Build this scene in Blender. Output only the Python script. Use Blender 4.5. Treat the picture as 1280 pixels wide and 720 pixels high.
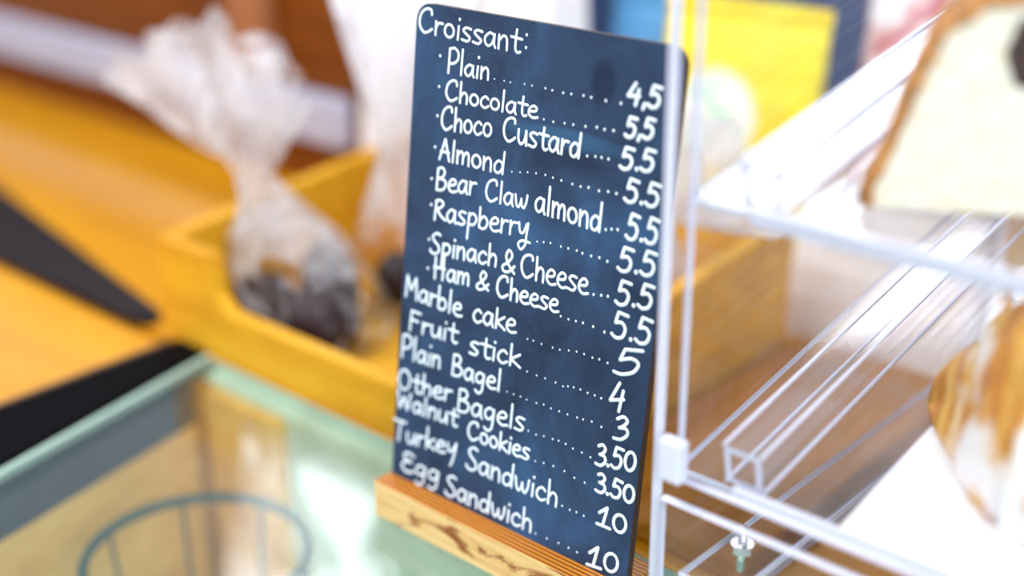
import bpy, bmesh, math, random
from mathutils import Vector, Matrix, noise
R = math.radians
scene = bpy.context.scene
for o in list(bpy.data.objects): bpy.data.objects.remove(o)
C = scene.collection

# ------------------------------------------------------------ camera, light, exposure
cam_d = bpy.data.cameras.new('camera'); cam = bpy.data.objects.new('camera', cam_d); C.objects.link(cam)
RM = ((0.74616511, 0.25114302, -0.61657506), (0.66568, -0.28949, 0.68779), (-0.00577, -0.92364, -0.38321))
ax = Vector((RM[0][0], RM[1][0], RM[2][0])); dn = Vector((RM[0][1], RM[1][1], RM[2][1])); fw = Vector((RM[0][2], RM[1][2], RM[2][2]))
cam.matrix_world = Matrix(((ax.x, -dn.x, -fw.x, 0.51495), (ax.y, -dn.y, -fw.y, -0.46923), (ax.z, -dn.z, -fw.z, 0.42673), (0, 0, 0, 1)))
cam_d.sensor_width = 36; cam_d.lens = 1712 / 1280 * 36; cam_d.clip_start = 0.02
cam_d.dof.use_dof = True; cam_d.dof.focus_distance = 0.685; cam_d.dof.aperture_fstop = 1.85
scene.camera = cam

scene.view_settings.view_transform = 'Standard'; scene.view_settings.look = 'None'
scene.view_settings.exposure = 0.45; scene.view_settings.gamma = 1; scene.view_settings.use_curve_mapping = False
scene.cycles.use_denoising = True
scene.cycles.max_bounces = 12; scene.cycles.transparent_max_bounces = 40; scene.cycles.transmission_bounces = 10
scene.cycles.glossy_bounces = 6; scene.cycles.diffuse_bounces = 4
scene.cycles.caustics_reflective = False; scene.cycles.caustics_refractive = False
scene.cycles.sample_clamp_indirect = 6

wd = bpy.data.worlds.new('cafe_daylight'); scene.world = wd; wd.use_nodes = True
wd.node_tree.nodes['Background'].inputs[0].default_value = (0.80, 0.86, 1.0, 1); wd.node_tree.nodes['Background'].inputs[1].default_value = 0.62

def area(name, loc, target, sx, sy, power, col):
    d = bpy.data.lights.new(name, 'AREA'); d.shape = 'RECTANGLE'; d.size = sx; d.size_y = sy; d.energy = power; d.color = col
    o = bpy.data.objects.new(name, d); C.objects.link(o); o.location = loc
    o.rotation_euler = (Vector(target) - Vector(loc)).to_track_quat('-Z', 'Y').to_euler(); return o
area('window_behind_counter', (-1.3, 2.6, 1.75), (0, 0, 0.1), 3.2, 1.7, 120, (0.90, 0.95, 1.0))
area('front_right_softbox', (2.3, -1.2, 1.5), (0.2, 0.05, 0.15), 2.2, 1.8, 75, (0.88, 0.94, 1.0))  # added softbox from the front right, no window seen there
area('warm_fill', (-0.6, -0.9, 2.1), (-0.1, 0.2, 0.0), 1.4, 1.0, 34, (1.0, 0.95, 0.86))  # added warm fill for the wood, no ceiling lamp seen

# ------------------------------------------------------------ helpers
def obj(name, bm, mats, parent=None, smooth=False):
    me = bpy.data.meshes.new(name)
    bmesh.ops.recalc_face_normals(bm, faces=bm.faces)
    bm.to_mesh(me); bm.free()
    for m in (mats if isinstance(mats, (list, tuple)) else [mats]): me.materials.append(m)
    if smooth:
        for p in me.polygons: p.use_smooth = True
    o = bpy.data.objects.new(name, me); C.objects.link(o)
    if parent: o.parent = parent
    return o
def tag(o, label, cat, group=None):
    o['label'] = label; o['category'] = cat
    if group: o['group'] = group
    return o
def thing(name, label, cat, loc=(0, 0, 0), group=None, rot=(0, 0, 0)):
    o = bpy.data.objects.new(name, None); C.objects.link(o); o.empty_display_size = 0.02
    o.location = loc; o.rotation_euler = rot
    return tag(o, label, cat, group)
def struct(name, bm, m, parent=None):
    o = obj(name, bm, m, parent); o['kind'] = 'structure'; return o
def box(x0, x1, y0, y1, z0, z1, bev=0.0, seg=2, bm=None, rot=None, edge_axis=None):
    bm2 = bmesh.new()
    r = bmesh.ops.create_cube(bm2, size=1)
    for v in bm2.verts:
        v.co = Vector(((x0 + x1) / 2 + v.co.x * (x1 - x0), (y0 + y1) / 2 + v.co.y * (y1 - y0), (z0 + z1) / 2 + v.co.z * (z1 - z0)))
    if bev: bmesh.ops.bevel(bm2, geom=bm2.edges[:], offset=bev, segments=seg, affect='EDGES', profile=0.5)
    if edge_axis is not None:
        bm2.normal_update()
        for f in bm2.faces: f.material_index = 0 if abs(f.normal[edge_axis]) > 0.95 else 1
    if rot: bmesh.ops.transform(bm2, matrix=rot, verts=bm2.verts)
    if bm is None: return bm2
    tmp = bpy.data.meshes.new('t'); bm2.to_mesh(tmp); bm2.free(); bm.from_mesh(tmp); bpy.data.meshes.remove(tmp)
    return bm
def prism(pts, y0, y1, axis='y', bev=0.0):
    bm = bmesh.new()
    mk = (lambda p, d: (p[0], d, p[1])) if axis == 'y' else ((lambda p, d: (d, p[0], p[1])) if axis == 'x' else (lambda p, d: (p[0], p[1], d)))
    a = [bm.verts.new(mk(p, y0)) for p in pts]; b = [bm.verts.new(mk(p, y1)) for p in pts]
    bm.faces.new(a); bm.faces.new(b[::-1])
    n = len(pts)
    for i in range(n): bm.faces.new((a[i], b[i], b[(i + 1) % n], a[(i + 1) % n]))
    bmesh.ops.recalc_face_normals(bm, faces=bm.faces)
    if bev: bmesh.ops.bevel(bm, geom=bm.edges[:], offset=bev, segments=2, affect='EDGES', profile=0.5)
    return bm
def grid_surface(bm, rings, close=True, capa=False, capb=False):
    V = [[bm.verts.new(p) for p in r] for r in rings]
    n = len(rings[0])
    for i in range(len(V) - 1):
        for j in range(n if close else n - 1):
            bm.faces.new((V[i][j], V[i][(j + 1) % n], V[i + 1][(j + 1) % n], V[i + 1][j]))
    if capa: bm.faces.new(V[0][::-1])
    if capb: bm.faces.new(V[-1])
    return V

# ------------------------------------------------------------ materials
class NT:
    def __init__(s, name):
        s.m = bpy.data.materials.new(name); s.m.use_nodes = True; s.t = s.m.node_tree; s.t.nodes.clear()
        s.out = s.n('ShaderNodeOutputMaterial')
    def n(s, k, **kw):
        x = s.t.nodes.new(k)
        for a, b in kw.items(): setattr(x, a, b)
        return x
    def l(s, a, b): s.t.links.new(a, b)
    def coord(s, scale=(1, 1, 1), rot=(0, 0, 0)):
        c = s.n('ShaderNodeTexCoord'); mp = s.n('ShaderNodeMapping'); mp.inputs['Scale'].default_value = scale; mp.inputs['Rotation'].default_value = rot
        s.l(c.outputs['Object'], mp.inputs[0]); return mp.outputs[0]
    def noise(s, co, scale, detail=4, rough=0.55, dist=0.0):
        x = s.n('ShaderNodeTexNoise'); x.inputs['Scale'].default_value = scale; x.inputs['Detail'].default_value = detail
        x.inputs['Roughness'].default_value = rough; x.inputs['Distortion'].default_value = dist
        s.l(co, x.inputs['Vector']); return x.outputs['Fac']
    def ramp(s, fac, stops):
        x = s.n('ShaderNodeValToRGB'); e = x.color_ramp.elements
        while len(e) < len(stops): e.new(0.5)
        for k, (p, c) in zip(e, stops): k.position = p; k.color = (*c, 1) if len(c) == 3 else c
        s.l(fac, x.inputs[0]); return x.outputs[0]
    def pbsdf(s, col, rough=0.5, spec=0.5, coat=0.0, bump=None, bs=0.1, **kw):
        b = s.n('ShaderNodeBsdfPrincipled')
        if isinstance(col, tuple): b.inputs['Base Color'].default_value = (*col, 1)
        else: s.l(col, b.inputs['Base Color'])
        b.inputs['Roughness'].default_value = rough; b.inputs['Specular IOR Level'].default_value = spec; b.inputs['Coat Weight'].default_value = coat
        b.inputs['Coat Roughness'].default_value = 0.12
        for k, v in kw.items(): b.inputs[k.replace('_', ' ')].default_value = v
        if bump is not None:
            x = s.n('ShaderNodeBump'); x.inputs['Strength'].default_value = bs; x.inputs['Distance'].default_value = 0.002
            s.l(bump, x.inputs['Height']); s.l(x.outputs[0], b.inputs['Normal'])
        return b
    def schlick(s, ior):
        f0 = ((ior - 1) / (ior + 1)) ** 2
        lw = s.n('ShaderNodeLayerWeight'); lw.inputs[0].default_value = 0.5
        pw = s.n('ShaderNodeMath', operation='POWER'); s.l(lw.outputs['Facing'], pw.inputs[0]); pw.inputs[1].default_value = 5
        ma = s.n('ShaderNodeMath', operation='MULTIPLY_ADD'); s.l(pw.outputs[0], ma.inputs[0]); ma.inputs[1].default_value = 1 - f0; ma.inputs[2].default_value = f0
        return ma.outputs[0]
    def done(s, sh): s.l(sh, s.out.inputs[0]); return s.m
def plain(name, col, rough=0.5, spec=0.4, var=0.12, scale=30, **kw):
    t = NT(name); co = t.coord(); f = t.noise(co, scale, 3)
    a = tuple(min(1, c * (1 - var)) for c in col); b = tuple(min(1, c * (1 + var)) for c in col)
    return t.done(t.pbsdf(t.ramp(f, [(0.3, a), (0.7, b)]), rough, spec, bump=f, bs=0.05, **kw).outputs[0])
def wood(name, dark, light, rough=0.35, coat=0.4, axis=0, scale=14, stretch=9):
    t = NT(name); s = [stretch] * 3; s[axis] = 1.0
    co = t.coord(tuple(s)); f = t.noise(co, scale / 3, 5, 0.6, 0.6); f2 = t.noise(co, scale * 2.2, 3)
    mx = t.n('ShaderNodeMath', operation='MULTIPLY_ADD'); t.l(f2, mx.inputs[0]); mx.inputs[1].default_value = 0.35; t.l(f, mx.inputs[2])
    mid = tuple((a + b) / 2 for a, b in zip(dark, light))
    c = t.ramp(mx.outputs[0], [(0.42, dark), (0.62, mid), (0.85, light)])
    return t.done(t.pbsdf(c, rough, 0.2, coat, bump=f2, bs=0.08).outputs[0])
def clear(name, tint=(1, 1, 1), haze=0.03, ior=1.45, rough=0.01, hazecol=(0.9, 0.93, 1), glare_scuff=0.0):  # white haze and scuffs, also standing in for glare on the panes
    t = NT(name)
    tr = t.n('ShaderNodeBsdfTransparent'); tr.inputs[0].default_value = (*tint, 1)
    di = t.n('ShaderNodeBsdfDiffuse'); di.inputs[0].default_value = (*hazecol, 1)
    tl = t.n('ShaderNodeBsdfTranslucent'); tl.inputs[0].default_value = (*hazecol, 1)
    dd = t.n('ShaderNodeMixShader'); dd.inputs[0].default_value = 0.5; t.l(di.outputs[0], dd.inputs[1]); t.l(tl.outputs[0], dd.inputs[2])
    m1 = t.n('ShaderNodeMixShader'); t.l(tr.outputs[0], m1.inputs[1]); t.l(dd.outputs[0], m1.inputs[2])
    if glare_scuff:
        f = t.noise(t.coord((1, 1, 0.25)), 60, 6, 0.7); r = t.ramp(f, [(0.45, (haze,) * 3), (0.8, (haze + glare_scuff,) * 3)]); t.l(r, m1.inputs[0])
    else: m1.inputs[0].default_value = haze
    gl = t.n('ShaderNodeBsdfGlossy'); gl.inputs['Roughness'].default_value = rough
    m2 = t.n('ShaderNodeMixShader'); t.l(t.schlick(ior), m2.inputs[0]); t.l(m1.outputs[0], m2.inputs[1]); t.l(gl.outputs[0], m2.inputs[2])
    return t.done(m2.outputs[0])
def cellophane(name, haze0=0.10, haze1=0.55, col=(0.93, 0.94, 1.0), p0=0.42, p1=0.62):
    t = NT(name); co = t.coord((1, 1, 0.6))
    f = t.noise(co, 26, 4, 0.6, 1.2)
    r = t.ramp(f, [(p0, (haze0,) * 3), (p1, (haze1,) * 3)])
    tr = t.n('ShaderNodeBsdfTransparent')
    di = t.n('ShaderNodeBsdfDiffuse'); di.inputs[0].default_value = (*col, 1)
    tl = t.n('ShaderNodeBsdfTranslucent'); tl.inputs[0].default_value = (*col, 1)
    dd = t.n('ShaderNodeMixShader'); dd.inputs[0].default_value = 0.5; t.l(di.outputs[0], dd.inputs[1]); t.l(tl.outputs[0], dd.inputs[2])
    m1 = t.n('ShaderNodeMixShader'); t.l(r, m1.inputs[0]); t.l(tr.outputs[0], m1.inputs[1]); t.l(dd.outputs[0], m1.inputs[2])
    gl = t.n('ShaderNodeBsdfGlossy'); gl.inputs['Roughness'].default_value = 0.12
    bp = t.n('ShaderNodeBump'); bp.inputs['Strength'].default_value = 0.6; bp.inputs['Distance'].default_value = 0.004; t.l(t.noise(co, 45, 3, 0.6, 1.5), bp.inputs['Height'])
    t.l(bp.outputs[0], gl.inputs['Normal'])
    m2 = t.n('ShaderNodeMixShader'); t.l(t.schlick(1.55), m2.inputs[0]); t.l(m1.outputs[0], m2.inputs[1]); t.l(gl.outputs[0], m2.inputs[2])
    return t.done(m2.outputs[0])

M_oak = wood('tray_wood', (0.52, 0.22, 0.008), (0.80, 0.42, 0.022), 0.5, 0.05, 0)
M_counter = wood('counter_wood', (0.52, 0.21, 0.004), (0.72, 0.33, 0.008), 0.25, 0.5, 0, 8)
M_cab = wood('cabinet_wood', (0.10, 0.022, 0.001), (0.22, 0.060, 0.003), 0.5, 0.0, 0, 6)
M_brownboard = wood('brown_wood', (0.20, 0.065, 0.004), (0.48, 0.19, 0.014), 0.45, 0.0, 1, 8)
M_black = plain('black_metal', (0.003, 0.003, 0.004), 0.6, 0.03)
M_dgrey = plain('dark_grey_metal', (0.012, 0.010, 0.012), 0.45, 0.10)
M_white = plain('white_paint', (0.42, 0.44, 0.58), 0.5, 0.4, 0.04)
M_paper = plain('white_paper', (0.86, 0.87, 0.92), 0.7, 0.2, 0.04)
M_navy = plain('navy_paint', (0.025, 0.055, 0.16), 0.6, 0.3)
M_bluepack = plain('blue_foil', (0.10, 0.32, 0.60), 0.35, 0.5)
M_acr = clear('clear_acrylic', (1, 1, 1), 0.006, 1.22, 0.015, glare_scuff=0.03)
M_acr_shelf = clear('clear_acrylic_shelf', (0.99, 0.99, 1), 0.015, 1.40, 0.05, glare_scuff=0.06)
M_edge = plain('acrylic_edge_glow', (0.60, 0.61, 0.74), 0.25, 0.5, 0.04, Subsurface_Weight=0.0)  # pale glow of light carried to acrylic edges, put into the colour
M_tube = clear('acrylic_tube', (0.99, 0.99, 1), 0.02, 1.5, 0.03)
M_cello = cellophane('cellophane', 0.0, 0.55, p0=0.54, p1=0.66)
M_cellotop = cellophane('cellophane_gathered', 0.22, 0.58)
M_cello2 = cellophane('cellophane_frosted', 0.5, 0.9)
M_choc = plain('dark_chocolate_biscuit', (0.022, 0.007, 0.010), 0.5, 0.4, 0.4, 80)
M_steel = plain('steel', (0.62, 0.62, 0.64), 0.25, 0.5, 0.08, 60, Metallic=1.0)
M_glass = clear('counter_glass', (0.93, 0.975, 0.95), 0.03, 1.5, 0.0, (0.75, 0.92, 0.88))
M_glassedge = plain('green_glass_edge', (0.42, 0.58, 0.50), 0.2, 0.5, 0.1)

def board_mat():
    t = NT('chalkboard_slate'); co = t.coord()
    big = t.noise(co, 16, 4, 0.6, 0.6); base = t.ramp(big, [(0.3, (0.013, 0.024, 0.052)), (0.52, (0.024, 0.050, 0.105)), (0.72, (0.036, 0.092, 0.200))])
    fine = t.noise(co, 900, 2, 0.7); dust = t.ramp(fine, [(0.64, (0, 0, 0)), (0.74, (1, 1, 1))])
    patch = t.ramp(t.noise(co, 22, 3), [(0.45, (0, 0, 0)), (0.7, (0.55, 0.55, 0.55))])
    mul = t.n('ShaderNodeMix', data_type='RGBA', blend_type='MULTIPLY'); mul.inputs[0].default_value = 1; t.l(dust, mul.inputs[6]); t.l(patch, mul.inputs[7])
    mx = t.n('ShaderNodeMix', data_type='RGBA'); t.l(mul.outputs[2], mx.inputs[0]); t.l(base, mx.inputs[6]); mx.inputs[7].default_value = (0.4, 0.5, 0.65, 1)
    # finger smudge near the top right corner and a wiped lighter smear
    def spot(loc, sc, a, b):
        mp = t.n('ShaderNodeMapping'); mp.inputs['Location'].default_value = tuple(-l * k for l, k in zip(loc, sc)); mp.inputs['Scale'].default_value = sc
        c = t.n('ShaderNodeTexCoord'); t.l(c.outputs['Object'], mp.inputs[0]); ln = t.n('ShaderNodeVectorMath', operation='LENGTH'); t.l(mp.outputs[0], ln.inputs[0])
        return t.ramp(ln.outputs['Value'], [(0.55, a), (1.0, b)])
    m2 = t.n('ShaderNodeMix', data_type='RGBA', blend_type='MULTIPLY'); m2.inputs[0].default_value = 1
    t.l(mx.outputs[2], m2.inputs[6]); t.l(spot((0.126, 0, 0.247), (1 / 0.009, 0, 1 / 0.014), (0.55, 0.55, 0.6), (1, 1, 1)), m2.inputs[7])
    m3 = t.n('ShaderNodeMix', data_type='RGBA', blend_type='ADD'); m3.inputs[0].default_value = 1
    t.l(m2.outputs[2], m3.inputs[6]); t.l(spot((0.105, 0, 0.2165), (1 / 0.045, 0, 1 / 0.006), (0.010, 0.040, 0.075), (0, 0, 0)), m3.inputs[7])
    return t.done(t.pbsdf(m3.outputs[2], 0.55, 0.18, bump=fine, bs=0.08).outputs[0])
M_board = board_mat()
M_boardedge = plain('board_edge', (0.055, 0.030, 0.020), 0.6, 0.3)
M_chalk = plain('chalk_ink', (0.80, 0.90, 1.0), 0.8, 0.1, 0.05, 300)

def stand_mat():
    t = NT('stand_pine'); co = t.coord((1.0, 14, 14)); f = t.noise(co, 14, 4, 0.6, 0.4)
    knots = t.noise(t.coord((1.0, 2.0, 3.2), (0, R(18), 0)), 22, 4, 0.65, 1.0)
    base = t.ramp(f, [(0.3, (0.62, 0.34, 0.11)), (0.55, (0.78, 0.52, 0.22)), (0.8, (0.84, 0.64, 0.34))])
    burn = t.ramp(knots, [(0.55, (1, 1, 1)), (0.61, (0.42, 0.22, 0.14)), (0.66, (0.28, 0.13, 0.08)), (0.72, (0.6, 0.38, 0.22))])
    mul = t.n('ShaderNodeMix', data_type='RGBA', blend_type='MULTIPLY'); mul.inputs[0].default_value = 1; t.l(base, mul.inputs[6]); t.l(burn, mul.inputs[7])
    return t.done(t.pbsdf(mul.outputs[2], 0.45, 0.3, 0.1, bump=f, bs=0.15).outputs[0])
def stand_top_mat():
    t = NT('stand_end_grain'); co = t.coord((1, 1, 1)); w = t.n('ShaderNodeTexWave'); w.wave_type = 'BANDS'; w.bands_direction = 'Y'
    w.inputs['Scale'].default_value = 110; w.inputs['Distortion'].default_value = 0.9; w.inputs['Detail'].default_value = 2; w.inputs['Detail Scale'].default_value = 0.6
    t.l(t.coord((0.25, 1, 1)), w.inputs['Vector'])
    c = t.ramp(w.outputs['Fac'], [(0.1, (0.16, 0.04, 0.003)), (0.45, (0.52, 0.17, 0.012)), (0.9, (0.66, 0.25, 0.02))])
    return t.done(t.pbsdf(c, 0.4, 0.35, 0.2, bump=w.outputs['Fac'], bs=0.25).outputs[0])
M_stand = stand_mat(); M_standtop = stand_top_mat()

# ------------------------------------------------------------ setting
# wooden counter top behind the glass case, back wall, cabinet
struct('floor', box(-2.5, 3, -2.5, 2.5, -0.92, -0.90), plain('floor_tile', (0.30, 0.27, 0.24), 0.5))
struct('wall_back', box(-2.4, 2.4, 0.95, 0.98, -0.9, 0.85), M_navy)
ct = tag(obj('wooden_counter', box(-1.6, 0.95, 0.0572, 0.90, -0.03, 0.0, 0.002), M_counter), 'glossy amber wooden counter top running behind the glass case', 'counter')
ct2 = tag(obj('side_counter', box(-1.6, -0.2905, -0.8, 0.047, -0.03, 0.0, 0.002), M_counter), 'amber wooden counter end seen below the slanted black bar at far left', 'counter')

cab = thing('wooden_cabinet', 'dark orange-brown wooden cabinet with a white rail behind the counter', 'cabinet', (-1.0, 0.37, 0))
def part(name, bm, m, par, label=None, smooth=False):
    o = obj(name, bm, m, None, smooth)
    o.parent = par; o.matrix_parent_inverse = par.matrix_basis.inverted()
    if label: o['label'] = label
    return o
part('back_panel', box(-1.9, -0.44, 0.372, 0.392, 0.0, 0.30), M_cab, cab)
part('shelf_rail', box(-1.9, -0.44, 0.352, 0.3715, 0.050, 0.098, 0.004), M_white, cab, 'white horizontal rail')
part('post', box(-0.60, -0.545, 0.350, 0.3715, 0.0995, 0.30, 0.003), plain('post_wood', (0.34, 0.13, 0.05)), cab, 'paler upright post')

# glass case under the board
M_case = plain('case_rail_metal', (0.012, 0.024, 0.05), 0.55, 0.15)  # dark blue-grey metal of the top rail
gt = thing('glass_counter_top', 'clear greenish glass counter top with a pale green edge under the menu board', 'glass top', (0, -0.3, -0.008))
gb = bmesh.new()
pl = [(-0.2150, -0.1313), (-0.255, 0.0560), (0.95, 0.0560), (0.95, -0.80), (-0.073, -0.80)]
o_ = prism(pl, -0.008, -0.0004, 'z', 0.0008)
o_.normal_update()
for f in o_.faces: f.material_index = 0 if abs(f.normal.z) > 0.9 else 1
part('glass_pane', o_, [M_glass, M_glassedge], gt)
q = [(-0.2150, -0.1313), (-0.255, 0.0560), (-0.2505, 0.0560), (-0.2105, -0.1313), (-0.0685, -0.80), (-0.073, -0.80)]
part('ground_edge', prism(q, -0.0003, 0.0006, 'z'), M_glassedge, gt, 'pale green ground edge strip')
fr = thing('black_case_frame', 'black metal frame strip along the left edge of the glass top', 'frame', (-0.27, -0.1, -0.03))
part('edge_profile', prism([(-0.2885, 0.0560), (-0.2565, 0.0560), (-0.2165, -0.1313), (-0.0745, -0.80), (-0.2885, -0.80)], -0.03, 0.0035, 'z', 0.001), M_black, fr)
part('inner_seal', box(-0.2885, -0.2845, -0.8, 0.0470, 0.0036, 0.006, 0.0008), plain('brown_seal', (0.09, 0.05, 0.03)), fr, 'thin brown seal line')
bar = tag(obj('black_bar', prism([(-0.326, 0.0600), (-0.335, 0.0720), (-1.2, 0.245), (-1.2, 0.052), (-0.345, 0.050)], 0.0008, 0.0075, 'z', 0.001), M_dgrey), 'tapering dark grey metal bar running left from the tray corner', 'bar')
cs = thing('display_case_body', 'wood lined display case body below the glass counter top', 'display case', (0.3, -0.3, -0.9))
M_lining = wood('case_lining_wood', (0.60, 0.25, 0.03), (0.90, 0.48, 0.13), 0.5, 0.0, 1, 8)
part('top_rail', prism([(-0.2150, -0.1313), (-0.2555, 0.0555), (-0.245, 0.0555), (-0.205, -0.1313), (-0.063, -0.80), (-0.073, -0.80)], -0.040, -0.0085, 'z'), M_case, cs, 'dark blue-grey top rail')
part('side_wall', prism([(-0.2150, -0.1313), (-0.2555, 0.0555), (-0.245, 0.0555), (-0.205, -0.1313), (-0.063, -0.80), (-0.073, -0.80)], -0.9, -0.0402, 'z'), M_lining, cs, 'peach coloured wooden lining')
part('corner_post', box(-0.2440, -0.2320, 0.0300, 0.0415, -0.214, -0.0085), M_brownboard, cs, 'dark brown corner post')
part('back_wall', box(-0.2440, 0.95, 0.042, 0.056, -0.9, -0.0085), plain('case_back', (0.50, 0.62, 0.54), 0.4), cs)
part('wood_panel', box(-0.2300, -0.1500, 0.0330, 0.0415, -0.20, -0.012), M_lining, cs, 'amber wooden panel')
part('inner_shelf', box(-0.20, 0.95, -0.80, 0.0415, -0.225, -0.215), plain('case_shelf', (0.52, 0.66, 0.60), 0.25), cs)

# food on the case floor under the glass
Z0 = -0.215
def lump(rx, ry, rz_, seed, amp=0.12, fr_=3.0, sub=4, flat=0.0):
    bm = bmesh.new(); bmesh.ops.create_icosphere(bm, subdivisions=sub, radius=1)
    for v in bm.verts:
        n = v.co.normalized(); d = 1 + amp * noise.noise(n * fr_ + Vector((seed * 7.1, seed * 3.3, 0)))
        v.co = Vector((n.x * rx * d, n.y * ry * d, max(n.z, -0.72 + flat) * rz_ * d))
    mz = min(v.co.z for v in bm.verts)
    for v in bm.verts: v.co.z -= mz
    return bm
M_bread = plain('crust_bread', (0.62, 0.33, 0.09), 0.6, 0.3, 0.35, 40)
o = obj('bread_roll', lump(0.030, 0.026, 0.022, 3), M_bread, smooth=True); o.location = (-0.125, -0.055, Z0 + 0.0085); tag(o, 'golden bread roll in the wire basket under the glass', 'bread')
def tube_bm(pts, r, n=10, closed=False):
    bm = bmesh.new(); rings = []
    P = [Vector(p) for p in pts]
    for i, p in enumerate(P):
        if closed: d = P[(i + 1) % len(P)] - P[i - 1]
        else: d = P[min(i + 1, len(P) - 1)] - P[max(i - 1, 0)]
        d.normalize(); u = d.orthogonal().normalized() if i == 0 else (u - d * u.dot(d)).normalized(); w = d.cross(u)
        rings.append([p + (u * math.cos(2 * math.pi * k / n) + w * math.sin(2 * math.pi * k / n)) * r for k in range(n)])
    if closed: rings.append(rings[0])
    grid_surface(bm, rings, True, not closed, not closed)
    if closed: bmesh.ops.remove_doubles(bm, verts=bm.verts, dist=1e-6)
    return bm
def cyl0(cx, cy, z0, z1, r, n=32):
    bm = bmesh.new(); grid_surface(bm, [[(cx + r * math.cos(2 * math.pi * k / n), cy + r * math.sin(2 * math.pi * k / n), z) for k in range(n)] for z in (z0, z1)], True, True, True); return bm
wb = thing('wire_basket', 'tall dark teal wire basket standing under the glass at bottom left', 'basket', (-0.125, -0.055, Z0))
M_wire = plain('teal_wire', (0.01, 0.055, 0.06), 0.5, 0.1)
def ring(r, z): return [(-0.125 + r * math.cos(a), -0.055 + r * math.sin(a), z) for a in [k * math.pi / 24 for k in range(48)]]
part('rim', tube_bm(ring(0.070, -0.060), 0.0034, 8, True), M_wire, wb, smooth=True)
part('base_ring', tube_bm(ring(0.058, Z0 + 0.0022), 0.0018, 8, True), M_wire, wb, smooth=True)
part('base_plate', cyl0(-0.125, -0.055, Z0 + 0.0042, Z0 + 0.0075, 0.058), M_wire, wb)
for k in range(8):
    c, q_ = math.cos(k * math.pi / 4 + 0.3), math.sin(k * math.pi / 4 + 0.3)
    part('upright_wire', tube_bm([(-0.125 + 0.058 * c, -0.055 + 0.058 * q_, Z0 + 0.003), (-0.125 + 0.064 * c, -0.055 + 0.064 * q_, -0.14), (-0.125 + 0.070 * c, -0.055 + 0.070 * q_, -0.060)], 0.0014, 6), M_wire, wb, smooth=True)

# ------------------------------------------------------------ wooden display tray
TX0, TX1, TY0, TY1 = -0.308, 0.060, 0.0580, 0.335
tr = thing('wooden_display_tray', 'yellow wooden display tray with a low cut-out front holding wrapped cakes', 'tray', (-0.124, 0.2, 0))
part('base', box(TX0 + 0.0125, TX1 - 0.0125, TY0 + 0.0125, TY1 - 0.0125, 0.0005, 0.006), M_oak, tr)
fp = [(TX0, 0.0005), (TX1, 0.0005), (TX1, 0.084), (TX1 - 0.066, 0.084), (TX1 - 0.068, 0.050), (TX1 - 0.080, 0.039), (TX0 + 0.080, 0.039), (TX0 + 0.068, 0.050), (TX0 + 0.066, 0.079), (TX0, 0.079)]
part('front_panel', prism(fp, TY0, TY0 + 0.012, 'y', 0.0012), M_oak, tr)
side = [(TY0 + 0.0122, 0.0005), (TY1, 0.0005), (TY1, 0.103), (TY0 + 0.0122, 0.080)]
part('side_panel', prism(side, TX0, TX0 + 0.012, 'x', 0.001), M_oak, tr)
part('side_panel', prism(side, TX1 - 0.012, TX1, 'x', 0.001), M_oak, tr)
part('back_panel', box(TX0 + 0.0122, TX1 - 0.0122, TY1 - 0.012, TY1, 0.0005, 0.102, 0.001), M_oak, tr)

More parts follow.
